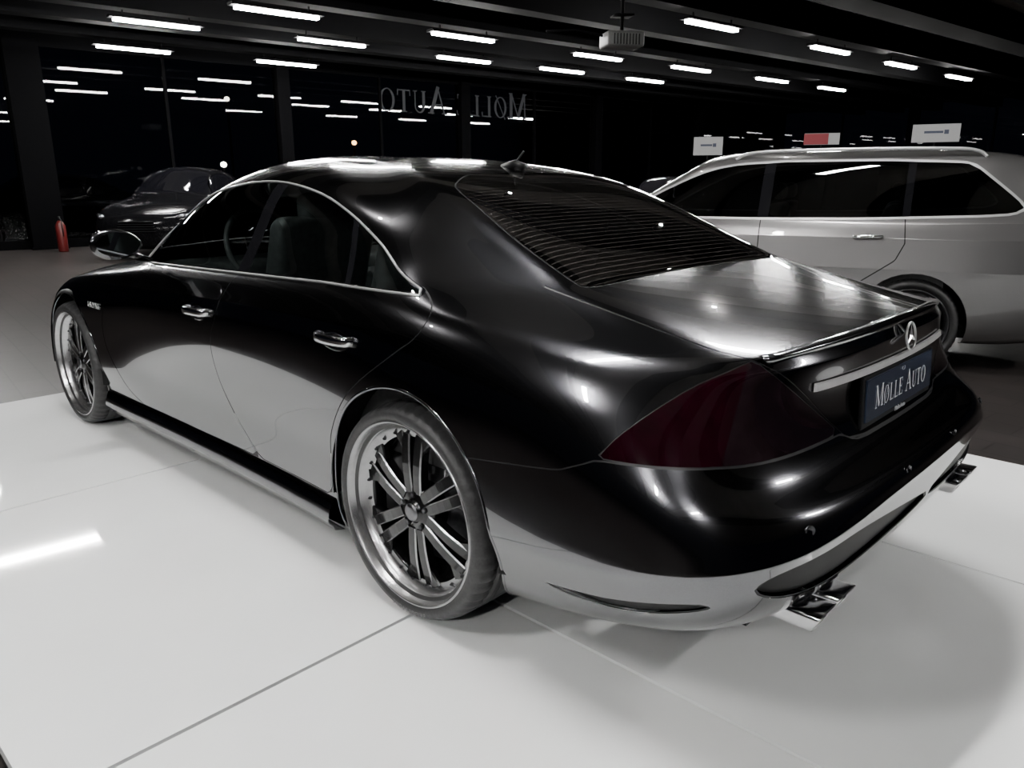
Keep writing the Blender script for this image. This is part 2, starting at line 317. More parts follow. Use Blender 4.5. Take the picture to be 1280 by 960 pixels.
def part(name,M,mt,d=0,par=None):
    if d: M=off(M,d)
    a=mkobj(name,M[0],M[2],mt,par or car,M[1]);M2=mir(M);b=mkobj(name,M2[0],M2[2],mt,par or car,M2[1]);return a,b
def center(name,M,mt,d=0,par=None):
    if d:M=off(M,d)
    M=both(M);return mkobj(name,M[0],M[2],mt,par or car,M[1])
center('body',M,PAINT);center('panel_gap',join(*seams),SEAM,-.0015)
fd=part('front_door',d1,PAINT);rd=part('rear_door',d2,PAINT)
part('window_seal',ch,GLOSSB,.001);part('front_door_window',w1,GSIDE);part('rear_door_window',w2,GSIDE);part('quarter_window',w3,GSIDE)
part('door_pillar',p2,GLOSSB);part('window_divider',p1,GLOSSB)
center('rear_window',rg,GREAR);center('windscreen',ws,GREAR);center('sunroof',sr,GLOSSB)
part('tail_light_red_lens',tlr,TAIL);part('tail_light_clear_lens',tlc,TAIL2);bl=center('boot_lid',lidm,PAINT);bp_=center('rear_bumper',bmp,PAINT)
part('bumper_recess',sl,BLACK,-.012);part('bumper_side_slit',sl2,BLACK,-.006)
def loop_side(pts,r,mt,name,closed=True,dz=0,sc=(1,1)):
    P=[]
    for x,z in pts:
        h=hitside(x,z+dz,.002)
        if h: P.append(tuple(h))
    V,F=tube(P,r,8,closed,sc=sc);V=np.array(V);mkobj(name,V,F,mt,car);mkobj(name,V*MY,[f[::-1] for f in F],mt,car)
full=DLOT.tolist()+[(x,.985-(0 if x<.5 else (x-.5)*.0267)) for x in np.linspace(.1,2.0,30)]
P_=np.array(full);cen=np.array([1.0,1.08]);g=[];n_=len(P_)
for i in range(n_):
    t=P_[(i+1)%n_]-P_[i-1];t/=np.linalg.norm(t);g.append(P_[i]+np.array([t[1],-t[0]])*(-.006))
if np.hypot(*(g[20]-cen))<np.hypot(*(P_[20]-cen)): g=[2*P_[i]-g[i] for i in range(n_)]
loop_side(g,.0045,SATIN,'window_trim')
for c in (0,2.854):
    P=[]
    for i in range(61):
        a=-.42+(pi+.84)*i/60;h=hitside(c+R*cos(a),.335+R*sin(a))
        if h and h.y>.7: P.append((h.x,h.y-.003,h.z))
    V,F=tube(P,.006,8);V=np.array(V)
    mkobj('wheel_arch_lip',V,F,PAINT,car);mkobj('wheel_arch_lip',V*MY,[f[::-1] for f in F],PAINT,car)
def skirt(s):
    V=[];F=[];n=30;pr=[(-.02,.270),(.008,.266),(.020,.250),(.032,.218),(.037,.192),(.033,.180),(.020,.170),(.012,.150),(-.03,.140)]
    for i in range(n):
        x=.405+2.04*i/(n-1);b=hitside(min(x,2.3),.27).y-.005
        for o,z in pr: V.append((x,(b+o)*s,z))
    m=len(pr)
    for i in range(n-1):
        for k in range(m-1):
            f=(i*m+k,i*m+k+1,(i+1)*m+k+1,(i+1)*m+k);F.append(f if s>0 else f[::-1])
    mkobj('side_skirt',V,F,PAINT,car)
skirt(1);skirt(-1)
n=41;V=[];F=[]
for i in range(n):
    y=-.60+1.2*i/(n-1);t=abs(y)/.60
    x=-1.038+.088*t**2.2;z=.938-.025*t**1.6;h=.007*(1-t**4)+.001
    for dx,dz in ((.06,.001),(.02,.003+h*.6),(-.008,.003+h),(-.012,h*.4),(-.006,-.008),(.02,-.02)): V.append((x+dx,y,z+dz))
for i in range(n-1):
    for k in range(6): F.append((i*6+k,i*6+(k+1)%6,(i+1)*6+(k+1)%6,(i+1)*6+k))
F.append(tuple(range(6))[::-1]);F.append(tuple((n-1)*6+k for k in range(6)))
mkobj('spoiler',V,F,PAINT,car)
V=[];F=[];n=41
for i in range(n):
    y=.485-.93*i/(n-1)
    for z,o in ((.844,.003),(.842,.009),(.826,.012),(.823,.003)): V.append(tuple(hitrear(y,z,o)))
for i in range(n-1):
    for k in range(4): F.append((i*4+k,i*4+(k+1)%4,(i+1)*4+(k+1)%4,(i+1)*4+k))
F.append((0,1,2,3));F.append(tuple((n-1)*4+k for k in(3,2,1,0)))
mkobj('boot_trim_strip',V,F,mat('bright_trim',(.85,.85,.85),.3,.3,.5,noise=.03),car,smooth=False)
pl=bpy.data.objects.new('number_plate',None);C.objects.link(pl);pl.parent=car;pl.location=(-1.052,0,.755);pl.rotation_euler=(0,radians(3),0)
bevel(mkobj('plate_holder',*box(.008,0,0,.012,.545,.135),BLACK,pl,smooth=False),.004)
bevel(mkobj('plate',*box(0,0,.005,.006,.52,.112),mat('navy_plate',(.022,.032,.058),.25,0,.4,noise=.1),pl,smooth=False),.002)
for wq in(0,1): mkobj('plate_lettering',*word('MØLLE AUTO',.060,(-.0045,.205,-.024),(0,-1,0),(0,0,1),(-1,0,0),.41,wq),WHITE,pl,smooth=False)
cr_=[(-.005,.010*cos(a),.050+.006*sin(a)) for a in np.linspace(pi*.8,pi*2.2,14)]
mkobj('plate_crest',*tube(cr_,.0014,6),SATIN,pl)
def text(name,body,size,mt,parent,Mx,ext_=.001):
    cu=bpy.data.curves.new('t','FONT');cu.body=body;cu.size=size;cu.extrude=ext_;cu.align_x='CENTER';o=bpy.data.objects.new('t',cu);C.objects.link(o)
    bpy.context.view_layer.update();me=bpy.data.meshes.new_from_object(o.evaluated_get(bpy.context.evaluated_depsgraph_get()));bpy.data.objects.remove(o)
    me.transform(Mx)
    if mt is None: return me
    me.materials.clear();me.materials.append(mt);ob=bpy.data.objects.new(name,me);C.objects.link(ob);ob.parent=parent;return ob
RB=Matrix(((0,0,-1,0),(-1,0,0,0),(0,1,0,0),(0,0,0,1)))
text('holder_lettering','Mølle Auto',.018,WHITE,pl,Matrix.Translation((-.002,0,-.0645))@RB)
em=bpy.data.objects.new('boot_emblem',None);C.objects.link(em);em.parent=car;em.location=(-1.062,0,.893);em.rotation_euler=(0,radians(8),0)
ring=[(0,.036*cos(a),.036*sin(a)) for a in np.linspace(0,2*pi,40,endpoint=False)]
mkobj('emblem_ring',*tube(ring,.0035,8,True),SATIN,em)
st=[]
for k in range(3):
    a=pi/2+k*2*pi/3;tip_=(-.002,.035*cos(a),.035*sin(a))
    for s in(-1,1):
        b=a+s*pi/3;q=(0,.008*cos(b),.008*sin(b));st.append(([(-.005,0,0),tip_,q],[(0,1,2)]))
mkobj('emblem_star',*jn(*st),SATIN,em,smooth=False)
text('fender_badge','6.3 AMG',.04,SATIN,car,Matrix.Translation((2.44,hitside(2.44,.70).y+.003,.69))@Matrix(((-1,0,0,0),(0,0,1,0),(0,1,0,0),(0,0,0,1))),.002)
def handle(door,x,z,sgn):
    h=hitside(x,z);y=h.y
    P=[(x-.095,y-.004,z+.002),(x-.085,y+.022,z+.003),(x-.04,y+.034,z+.003),(x+.03,y+.034,z+.002),(x+.075,y+.02,z),(x+.085,y-.004,z)]
    P=cr(P,5);V,F=tube(P,.012,10,sc=(1.35,.6));V=np.array(V)
    if sgn<0: V=V*MY
    mkobj('door_handle',V,F,CHROME,door)
    V=[]
    for q,dd in ((1,.001),(.8,.004),(.6,.001)):
        for i in range(24):
            t=2*pi*i/24;xx=x-.01+.08*q*cos(t);zz=z-.004+.032*q*sin(t);hh=hitside(xx,zz);V.append((xx,hh.y+dd,zz))
    F=[(j*24+i,j*24+(i+1)%24,(j+1)*24+(i+1)%24,(j+1)*24+i) for j in range(2) for i in range(24)]
    V=np.array(V)
    if sgn<0:V=V*MY
    mkobj('handle_surround',V,F,PAINT,door)
for i,s in((0,1),(1,-1)): handle(fd[i],1.295,.805,s);handle(rd[i],.335,.825,s)
MGL=mat('mirror_glass',(.5,.52,.55),.03,1,noise=.02)
def mirror(sg):
    e=bpy.data.objects.new('door_mirror',None);C.objects.link(e);e.parent=car
    V=[];F=[];n=20;m=12
    for j in range(m+1):
        ph=pi*j/m
        for i in range(n):
            a=2*pi*i/n;x=cos(ph);y=sin(ph)*cos(a);z=sin(ph)*sin(a)
            xx=x*.075 if x>0 else x*.02
            V.append((1.75+xx,1.0+y*.104,1.045+z*.064*(1+.15*y)+.004*y))
    for j in range(m):
        for i in range(n): F.append((j*n+i,j*n+(i+1)%n,(j+1)*n+(i+1)%n,(j+1)*n+i))
    V=np.array(V);V[:,1]*=sg;mkobj('mirror_housing',V,F,PAINT,e)
    G=[(1.728,1.0+.088*cos(a),1.045+.05*sin(a)) for a in np.linspace(0,2*pi,28,endpoint=False)];G=np.array(G);G[:,1]*=sg
    mkobj('mirror_glass',G,[tuple(range(28))],MGL,e)
    V,F=tube([(1.80,.96,1.01),(1.82,.90,.985),(1.86,.84,.965)],.02,10,sc=(.7,1.5));V=np.array(V);V[:,1]*=sg;mkobj('mirror_stalk',V,F,GLOSSB,e)
mirror(1);mirror(-1)
mkobj('antenna',*jn(tube([(.47,0,1.345),(.40,0,1.36),(.36,0,1.345)],.016,10,sc=(1,.8)),tube([(.41,0,1.355),(.36,0,1.405)],.004,8)),BLACK,car)
def tip(y):
    V=[];F=[];n=32
    def rr(k,s,x):
        a=2*pi*k/n;c,sn=cos(a),sin(a);p=.5
        yy=.050*s*abs(c)**p*(1 if c>0 else -1);zz=.027*s*abs(sn)**p*(1 if sn>0 else -1)
        return (x+zz*(-.5),y+yy,.338+zz)
    for x,s in ((-.96,.92),(-1.125,1.0),(-1.13,.97),(-1.127,.90),(-.98,.86)):
        for k in range(n): V.append(rr(k,s,x))
    for j in range(4):
        for k in range(n): F.append((j*n+k,j*n+(k+1)%n,(j+1)*n+(k+1)%n,(j+1)*n+k))
    F.append(tuple(4*n+k for k in range(n)))
    mkobj('exhaust_tip',V,F,CHROME,car)
for y in(.60,.485,-.485,-.60): tip(y)
mkobj('exhaust_silencer',*tube([(-.90,-.6,.32),(-.90,.6,.32)],.05,16),BLACK,car)
mkobj('rear_diffuser',*box(-.95,0,.34,.22,.72,.06),BLACK,car,smooth=False)
for y,z in((.685,.575),(.2,.59),(-.2,.59),(-.685,.575)):
    h=hitrear(y,z);a=.5*np.sign(y) if abs(y)>.5 else .05*np.sign(y)
    V,F=revolve([(0,-.002),(.008,-.002),(.009,.001),(.012,.002),(.013,-.002)],20);V=np.array([(-v[1],v[0],v[2]) for v in V])
    o=mkobj('parking_sensor',V,F,STEEL,car);o.location=(h.x-.001,y,z);o.rotation_euler=(0,0,-a)
# ---------- wheels
typ=[(.262,-.02),(.283,-.004),(.287,.004),(.30,.012),(.318,.008),(.330,-.012),(.3365,-.035),(.3375,-.06),(.331,-.061),(.331,-.068),(.338,-.069),(.3385,-.1),(.331,-.101),(.331,-.11),(.3385,-.111),(.3385,-.15),(.331,-.151),(.331,-.16),(.338,-.161),(.337,-.2),(.33,-.23),(.30,-.25),(.262,-.24)]
wm={}
wm['tyre']=mesh_of('tyre',revolve(typ,200,rad=lambda i,j,r:r-(.006 if j in(5,6,7,18,19) and i%4==0 else 0)),RUBBER)
wm['rim']=mesh_of('rim',revolve([(.262,-.03),(.288,-.002),(.290,.005),(.284,.009),(.279,.004),(.275,-.006),(.263,-.03),(.254,-.045),(.238,-.05),(.230,-.052)],96),RIMLIP)
wm['barrel']=mesh_of('barrel',revolve([(.231,-.052),(.226,-.06),(.222,-.075),(.235,-.12),(.24,-.22),(.262,-.24)],96),RIMB)
def bar(r0,r1,a0,a1,w0,w1,y0,y1,th,bow=.006,ch=.005):
    p0=np.array([r0*cos(a0),r0*sin(a0)]);p1=np.array([r1*cos(a1),r1*sin(a1)]);d=p1-p0;d/=np.linalg.norm(d);n=np.array([-d[1],d[0]]);V=[];F=[]
    for i in range(7):
        t=i/6;p=p0+(p1-p0)*t;w=w0+(w1-w0)*t;y=y0+(y1-y0)*t+bow*sin(pi*t)
        for s,yy in ((-1,-th),(-1,-ch),(-.8,0),(.8,0),(1,-ch),(1,-th)):
            q=p+n*s*w;V.append((q[0],y+yy,q[1]))
    for i in range(6):
        for k in range(6): F.append((i*6+k,i*6+(k+1)%6,(i+1)*6+(k+1)%6,(i+1)*6+k))
    F.append((5,4,3,2,1,0));F.append(tuple(36+k for k in range(6)));return V,F
sp=[bar(.06,.238,s*.31,s*.135,.017,.019,-.034,-.047,.032,ch=.004) for s in(-1,1)]
sp+=[bar(.185,.242,s*.155,s*.26,.012,.022,-.043,-.046,.02,0) for s in(-1,1)]
wm['spoke']=mesh_of('spoke',jn(*sp),RIMB,False);wm['spoke'].materials.append(RIMLIP)
for p in wm['spoke'].polygons:
    k=p.index%38
    if k<36 and k%6 in(1,3) and p.index<76: p.material_index=1
wm['hub']=mesh_of('hub',revolve([(.0,-.022),(.02,-.022),(.03,-.024),(.034,-.032),(.04,-.036),(.072,-.036),(.081,-.042),(.084,-.06),(.08,-.1)],48),RIMB)
wm['cap']=mesh_of('cap',revolve([(0,-.018),(.02,-.018),(.026,-.02),(.028,-.024)],32),mat('cap_metal',(.2,.2,.21),.3,1,noise=.1))
wm['bolt']=mesh_of('bolt',revolve([(0,-.028),(.007,-.028),(.009,-.031),(.009,-.04)],6),STEEL,False)
wm['rivet']=mesh_of('rivet',revolve([(0,.006),(.0035,.006),(.006,0),(.006,-.006)],6),STEEL,False)
wm['disc']=mesh_of('disc',revolve([(.06,-.10),(.10,-.10),(.10,-.115),(.18,-.115),(.182,-.12),(.182,-.14),(.06,-.14)],64),STEEL)
wm['caliper']=mesh_of('caliper',box(.155,-.12,.03,.07,.09,.18),mat('caliper_paint',(.02,.02,.022),.5,.2,noise=.2))
def addw(parent,loc,flip,spin,detail=True):
    w=bpy.data.objects.new('wheel',None);C.objects.link(w);w.parent=parent;w.location=loc;w.rotation_euler[2]=pi if flip else 0
    inst('tyre',wm['tyre'],w);inst('rim',wm['rim'],w);inst('rim_barrel',wm['barrel'],w);inst('hub',wm['hub'],w)
    for i in range(6): inst('spoke',wm['spoke'],w,rot=(0,spin+i*pi/3,0))
    if detail:
        inst('brake_disc',wm['disc'],w);inst('centre_cap',wm['cap'],w);inst('brake_caliper',wm['caliper'],w)
        for i in range(5): a=i*2*pi/5+.3;inst('wheel_bolt',wm['bolt'],w,(.053*cos(a),0,.053*sin(a)))
        for i in range(24): a=i*2*pi/24+.13;inst('rivet',wm['rivet'],w,(.2425*cos(a),-.0475,.2425*sin(a)))
    return w
ws_=[]
for x in(0,2.854):
    ws_.append(addw(car,(x,.905,.3392),False,.58));addw(car,(x,-.905,.3392),True,.25,False)
ph=-pi/2-.32;Vt=[];Ft=[]
for chh in 'BRIDGESTONE':
    wch=.0155 if chh!='I' else .008
    ph+=wch/.309/2
    Mx=Matrix(((-sin(ph),cos(ph),0,.3025*cos(ph)),(0,0,1,.0135),(cos(ph),sin(ph),0,.3025*sin(ph)),(0,0,0,1)))
    me=text('x',chh,.019,None,None,Mx,.0004);o=len(Vt);Vt+=[tuple(v.co) for v in me.vertices];Ft+=[tuple(i+o for i in p.vertices) for p in me.polygons];ph+=wch/.309/2
mkobj('tyre_lettering',Vt,Ft,mat('raised_lettering',(.16,.16,.16),.5,noise=.1),ws_[0],smooth=False)
def liner(x,r=.40,yo=.90):
    V=[];F=[]
    for i in range(33):
        a=-.12+(pi+.24)*i/32
        for q,y in((r-.012,yo),(r+.008,yo-.012),(r+.008,.5),(.0,.5)): V.append((x+q*cos(a),y,.335+q*sin(a)))
    for i in range(32):
        for j in range(3): F.append((i*4+j,i*4+j+1,i*4+j+5,i*4+j+4))
    return np.array(V),F
for x in(0,2.854):
    V,F=liner(x);mkobj('wheel_arch_liner',V,F,BLACK,car);mkobj('wheel_arch_liner',V*MY,F,BLACK,car)
mkobj('underbody',*box(1.3,0,.24,4.4,1.0,.14),BLACK,car,smooth=False)
mkobj('cabin_floor',*box(1.2,0,.62,2.6,1.6,.3),SEAT,car,smooth=False)
def seat(x,y,par,hr=1.17):
    o=mkobj('seat',*box(x+.22,y,.78,.5,.5,.14),SEAT,par);bevel(o,.05,4)
    V,F=box(x-.05,y,.94,.13,.48,.44);V=[(a-(c-.75)*.35,b,c) for a,b,c in V];o=mkobj('backrest',V,F,SEAT,par);bevel(o,.05,4)
    V,F=box(x-.19,y,hr,.09,.25,.13);o=mkobj('headrest',V,F,SEAT,par);bevel(o,.04,4)
for x,hr in((1.35,1.19),(.62,1.12)):
    for y in(.36,-.36): seat(x,y,car,hr)
wh=[(1.72+.06*sin(a),.36+.17*cos(a),1.0+.17*sin(a)) for a in np.linspace(0,2*pi,32,endpoint=False)]
mkobj('steering_wheel',*tube(wh,.014,8,True),SEAT,car)
o=mkobj('dashboard',*box(1.98,0,.84,.36,1.4,.18),SEAT,car);bevel(o,.06,4)
# ---------- estate car
def srow(x,zb=.985,dx=0):
    return [(x,.74,.2),(x,.86,.22),(x,.90,.32),(x,.905,.46),(x,.908,.6),(x,.918,.70),(x,.905,.80),(x,.895,.89),(x,.875,.94),(x,.855,zb-.01),(x,.835,zb+.02)]
E=[]
E.append([(-.7,0,.25),(-.95,0,.28),(-1.0,0,.38),(-1.02,0,.50),(-1.0,0,.62),(-.96,0,.66),(-.955,0,.80),(-.94,0,.93),(-.93,0,.98),(-.92,0,1.0),(-.90,0,1.03),(-.80,0,1.25),(-.68,0,1.44),(-.3,0,1.49),(0,0,1.50)])
E.append([(-.7,.6,.25),(-.92,.6,.28),(-.97,.62,.38),(-.99,.63,.50),(-.97,.62,.62),(-.935,.62,.66),(-.925,.61,.80),(-.91,.6,.93),(-.90,.59,.98),(-.89,.59,1.0),(-.87,.58,1.03),(-.77,.54,1.25),(-.64,.5,1.43),(-.25,.35,1.485),(.1,0,1.502)])
E.append([(-.65,.7,.24),(-.82,.8,.28),(-.87,.84,.38),(-.89,.86,.5),(-.87,.86,.62),(-.85,.855,.7),(-.83,.845,.8),(-.81,.82,.91),(-.80,.80,.96),(-.79,.785,.99),(-.775,.77,1.02),(-.68,.69,1.23),(-.56,.61,1.42),(-.15,.4,1.485),(.2,0,1.503)])
for x,xr,xc in((-.5,-.42,.3),(-.1,-.05,.45),(.4,.4,.6),(.9,.9,.9),(1.4,1.25,1.15)):
    E.append(srow(x,.985 if x>-.2 else 1.0)+[((x+xr)/2,.755,1.22),(xr,.655,1.42),((xr+xc)/2,.42,1.49),(xc,0,1.505)])
E.append(srow(1.95,.97)+[(1.72,.74,1.2),(1.5,.63,1.39),(1.4,.40,1.47),(1.3,0,1.50)])
E.append([(2.4,.74,.2),(2.4,.86,.22),(2.4,.90,.32),(2.4,.91,.46),(2.4,.915,.6),(2.4,.91,.70),(2.4,.89,.80),(2.4,.87,.87),(2.38,.84,.91),(2.35,.81,.94),(2.2,.77,.98),(1.9,.69,1.19),(1.6,.58,1.37),(1.48,.35,1.46),(1.36,0,1.495)])
E.append([(2.8,.74,.2),(2.8,.86,.22),(2.8,.90,.32),(2.8,.91,.46),(2.8,.91,.6),(2.8,.90,.70),(2.8,.87,.80),(2.8,.84,.86),(2.75,.80,.89),(2.6,.72,.93),(2.3,.6,.99),(2.0,.5,1.17),(1.65,.45,1.37),(1.52,.3,1.455),(1.4,0,1.49)])
E.append([(3.3,.7,.2),(3.35,.80,.22),(3.35,.84,.32),(3.35,.85,.46),(3.35,.84,.58),(3.33,.82,.66),(3.3,.78,.74),(3.25,.72,.79),(3.2,.66,.82),(2.95,.5,.88),(2.38,.35,1.0),(2.05,.3,1.17),(1.68,.27,1.38),(1.54,.2,1.455),(1.42,0,1.488)])
E.append([(3.6,0,.2),(3.7,0,.22),(3.73,0,.32),(3.74,0,.46),(3.73,0,.58),(3.7,0,.66),(3.65,0,.73),(3.58,0,.78),(3.5,0,.81),(3.1,0,.88),(2.42,0,1.0),(2.1,0,1.17),(1.72,0,1.38),(1.56,0,1.455),(1.44,0,1.487)])
E=np.array(E,float);E[:,:,2]+=.06*np.clip((E[:,:,2]-.6)/.4,0,1)
E[:,:,0]=np.where(E[:,:,0]<-.3,E[:,:,0]-.18*np.clip((-.3-E[:,:,0])/.4,0,1)*np.clip((1.2-E[:,:,2])/.15+.6,.5,1),E[:,:,0])
al={i:1 for i in range(12)}
EB=surf(crease(E,{5:al,7:al,9:al}),8,5);ebvh=BVHTree.FromPolygons([Vector(v) for v in EB[0]],EB[2])
GDARK=glassmat('dark_side_glass',(.10,.105,.11),.2,gcol=.6)
def build_estate(loc,rz,paint):
    e=root('car','silver grey estate car with roof rails and chrome window trim','car',loc,rz)
    RX=-.06
    M=EB;ar=lambda V:masked(farch(V,(RX,2.79),.36),V[:,1]>.3)
    _,M=split(M,ar(M[0]))
    W=cr([(2.15,1.06),(1.85,1.23),(1.5,1.39),(1.25,1.445)],4).tolist()+[(.9,1.465),(.2,1.465),(-.30,1.445)]+cr([(-.36,1.42),(-.62,1.20),(-.66,1.145)],3).tolist()+[(-.60,1.115),(-.4,1.10),(.3,1.072),(1.0,1.06)]
    f=lambda V:masked(sdf(W,xz(V)),V[:,1]>.3)
    g,M=split(M,f(M[0]));c,M=split(M,f(M[0])-.016)
    q,r=split(g,fx(g[0],.02,-.02));pa,r=split(r,fx(r[0],.07,-.02));rw,r=split(r,fx(r[0],.98,-.03));pb,fw=split(r,fx(r[0],1.06,-.03))
    D1=[(1.03,1.11),(1.03,.30),(2.1,.28),(2.25,.5),(2.25,.9),(2.1,1.06)];D2=[(1.03,1.11),(1.03,.30),(.45,.28),(.40,.45),(.32,.60),(.08,.78),(.03,.9),(.05,1.12)]
    ss=[]
    a,s,M=panel(M,lambda V:masked(sdf(D1,xz(V)),V[:,1]>.5),.004);ss.append(s)
    b,s,M=panel(M,lambda V:masked(sdf(D2,xz(V)),V[:,1]>.5),.004);ss.append(s)
    WS=[(1.55,-.2),(2.36,-.2),(2.36,.2),(2.25,.55),(2.12,.70),(1.62,.55),(1.57,.3)]
    ws,M=split(M,masked(sdf(WS,xy(M[0])),(M[0][:,2]>1.0)&(M[0][:,0]>1.3)))
    rgl,M=split(M,masked(np.maximum.reduce([1.12-M[0][:,2],M[0][:,2]-1.46,M[0][:,1]-.62]),M[0][:,0]<-.6))
    tlp,M=split(M,masked(np.maximum.reduce([.80-M[0][:,2],M[0][:,2]-.99,M[0][:,0]+.93]),(M[0][:,0]<-.5)&(M[0][:,1]>.35)))
    center('body',M,paint,par=e);center('panel_gap',join(*ss),BLACK,-.002,par=e)
    part('front_door',a,paint,par=e);pr=part('rear_door',b,paint,par=e);part('window_trim',c,SATIN,.003,par=e)
    for n_,m_ in(('quarter_window',q),('rear_door_window',rw),('front_door_window',fw)): part(n_,m_,GDARK,par=e)
    part('window_divider',pa,GLOSSB,par=e);part('door_pillar',pb,GLOSSB,par=e);center('windscreen',ws,GDARK,par=e);center('rear_window',rgl,GDARK,par=e)
    part('tail_light',tlp,TAIL,par=e)
    for s in(1,-1):
        P=cr([(-.42,.615*s,1.49),(-.36,.62*s,1.53),(-.2,.625*s,1.548),(.4,.635*s,1.555),(1.0,.63*s,1.548),(1.2,.62*s,1.53),(1.28,.61*s,1.49)],5)
        mkobj('roof_rail',*tube(P,.012,8),SATIN,e)
        h,_,_,_=ebvh.ray_cast(Vector((.27,2,.93)),Vector((0,-1,0)))
        P=cr([(.17,h.y-.003,.942),(.185,h.y+.03,.944),(.27,h.y+.036,.942),(.355,h.y+.03,.938),(.37,h.y-.003,.936)],4);V,F=tube(P,.014,8,sc=(1.1,.6));V=np.array(V);V[:,1]*=s
        mkobj('door_handle',V,F,CHROME,pr[0] if s>0 else pr[1])
        P=[]
        for x in np.linspace(.42,2.35,20):
            h,_,_,_=ebvh.ray_cast(Vector((float(x),2,.30)),Vector((0,-1,0)));P.append((x,(h.y+.002)*s,.30))
        mkobj('sill_moulding',*tube(P,.012,6),SATIN,e)
        for x in(RX,2.79):
            V,F=liner(x,.368,.885);V=V*np.array([1,s,1]);mkobj('wheel_arch_liner',V,F,BLACK,e)
            w=bpy.data.objects.new('wheel',None);C.objects.link(w);w.parent=e;w.location=(x,.885*s,.325);w.rotation_euler[2]=0 if s>0 else pi;w.scale=(.958,.9,.958)
            inst('tyre',wm['tyre'],w);inst('rim',wm['rim2'],w);inst('brake_disc',wm['disc'],w)
            for i in range(5): inst('spoke',wm['spoke2'],w,rot=(0,.3+i*2*pi/5,0))
    mkobj('underbody',*box(1.3,0,.26,4.3,1.0,.14),BLACK,e,smooth=False);mkobj('cabin_floor',*box(1.2,0,.62,2.9,1.6,.3),SEAT,e,smooth=False)
    for x in(1.15,.3):
        for y in(.36,-.36): seat(x,y,e,1.25)
    return e
RIM2=mat('grey_alloy',(.07,.07,.075),.35,.8,noise=.1)
wm['rim2']=mesh_of('rim2',revolve([(.262,-.02),(.268,-.002),(.262,.0),(.255,-.01),(.245,-.03),(.238,-.06),(.235,-.12),(.24,-.22)],64),RIM2)
wm['spoke2']=mesh_of('spoke2',jn(*[bar(.03,.25,s*.5,s*.12,.018,.012,-.02,-.022,.03,.004) for s in(-1,1)]),RIM2,False)
build_estate((-.05+.42*cos(radians(18)),-4.67+.42*sin(radians(18)),-.04),radians(18),SILVER)
# ---------- parked dark cars
allM=both(join(M,d1,d2,lidm,bmp,sl,sl2,*seams))
pm=bpy.data.meshes.new('saloon_body');pm.from_pydata([tuple(v) for v in allM[0]],[],allM[2]);pm.materials.append(mat('parked_black_paint',(.003,.003,.0035),.12,0,0,noise=.1,spec=.12));pm.polygons.foreach_set('use_smooth',[True]*len(pm.polygons))
gm=both(join(w1,w2,w3,p1,p2,rg,ws,sr));gme=bpy.data.meshes.new('saloon_glass');gme.from_pydata([tuple(v) for v in gm[0]],[],gm[2]);gme.materials.append(mat('parked_car_glass',(.003,.003,.004),.05,0,0,noise=.1,spec=.25));gme.polygons.foreach_set('use_smooth',[True]*len(gme.polygons))
HL=mat('headlamp_lens',(.10,.10,.11),.05,.6,1,noise=.1)
def saloon(x,y,deg,label,z=-.04,sc=1.0):
    e=root('car',label,'car',(x,y,z),radians(deg));e['group']='dark cars parked along the showroom windows'
    inst('body',pm,e).scale=(1,1,sc);inst('windows',gme,e).scale=(1,1,sc)
    for s in (1,-1):
        for q in(0,2.854):
            w=bpy.data.objects.new('wheel',None);C.objects.link(w);w.parent=e;w.location=(q,.9*s,.3392);w.rotation_euler[2]=0 if s>0 else pi;inst('tyre',wm['tyre'],w);inst('rim',wm['rim2'],w)
            for i in range(5): inst('spoke',wm['spoke2'],w,rot=(0,.3+i*2*pi/5,0))
        V,F=tube([(3.50,.64*s,.64*sc),(3.42,.72*s,.655*sc),(3.30,.80*s,.67*sc)],.05,10,sc=(.7,1));mkobj('headlamp',V,F,HL,e)
    mkobj('grille',*jn(*[box(3.68,0,(.44+.035*i)*sc,.06,.66-.02*i,.014) for i in range(5)]),BLACK,e,smooth=False)
    mkobj('underbody',*box(1.3,0,.3,4.3,1.0,.2),BLACK,e,smooth=False)
    return e
lab='dark parked car facing into the showroom near the windows'
saloon(14.8,-5.7,134,'tall black parked car facing into the showroom by the windows',sc=1.14);saloon(18.3,-4.6,97,'dark car parked outside along the showroom window',-.14,1.15);saloon(14.2,-10.6,150,lab);saloon(13.5,-17.0,140,lab);saloon(8.2,-13.5,120,lab)
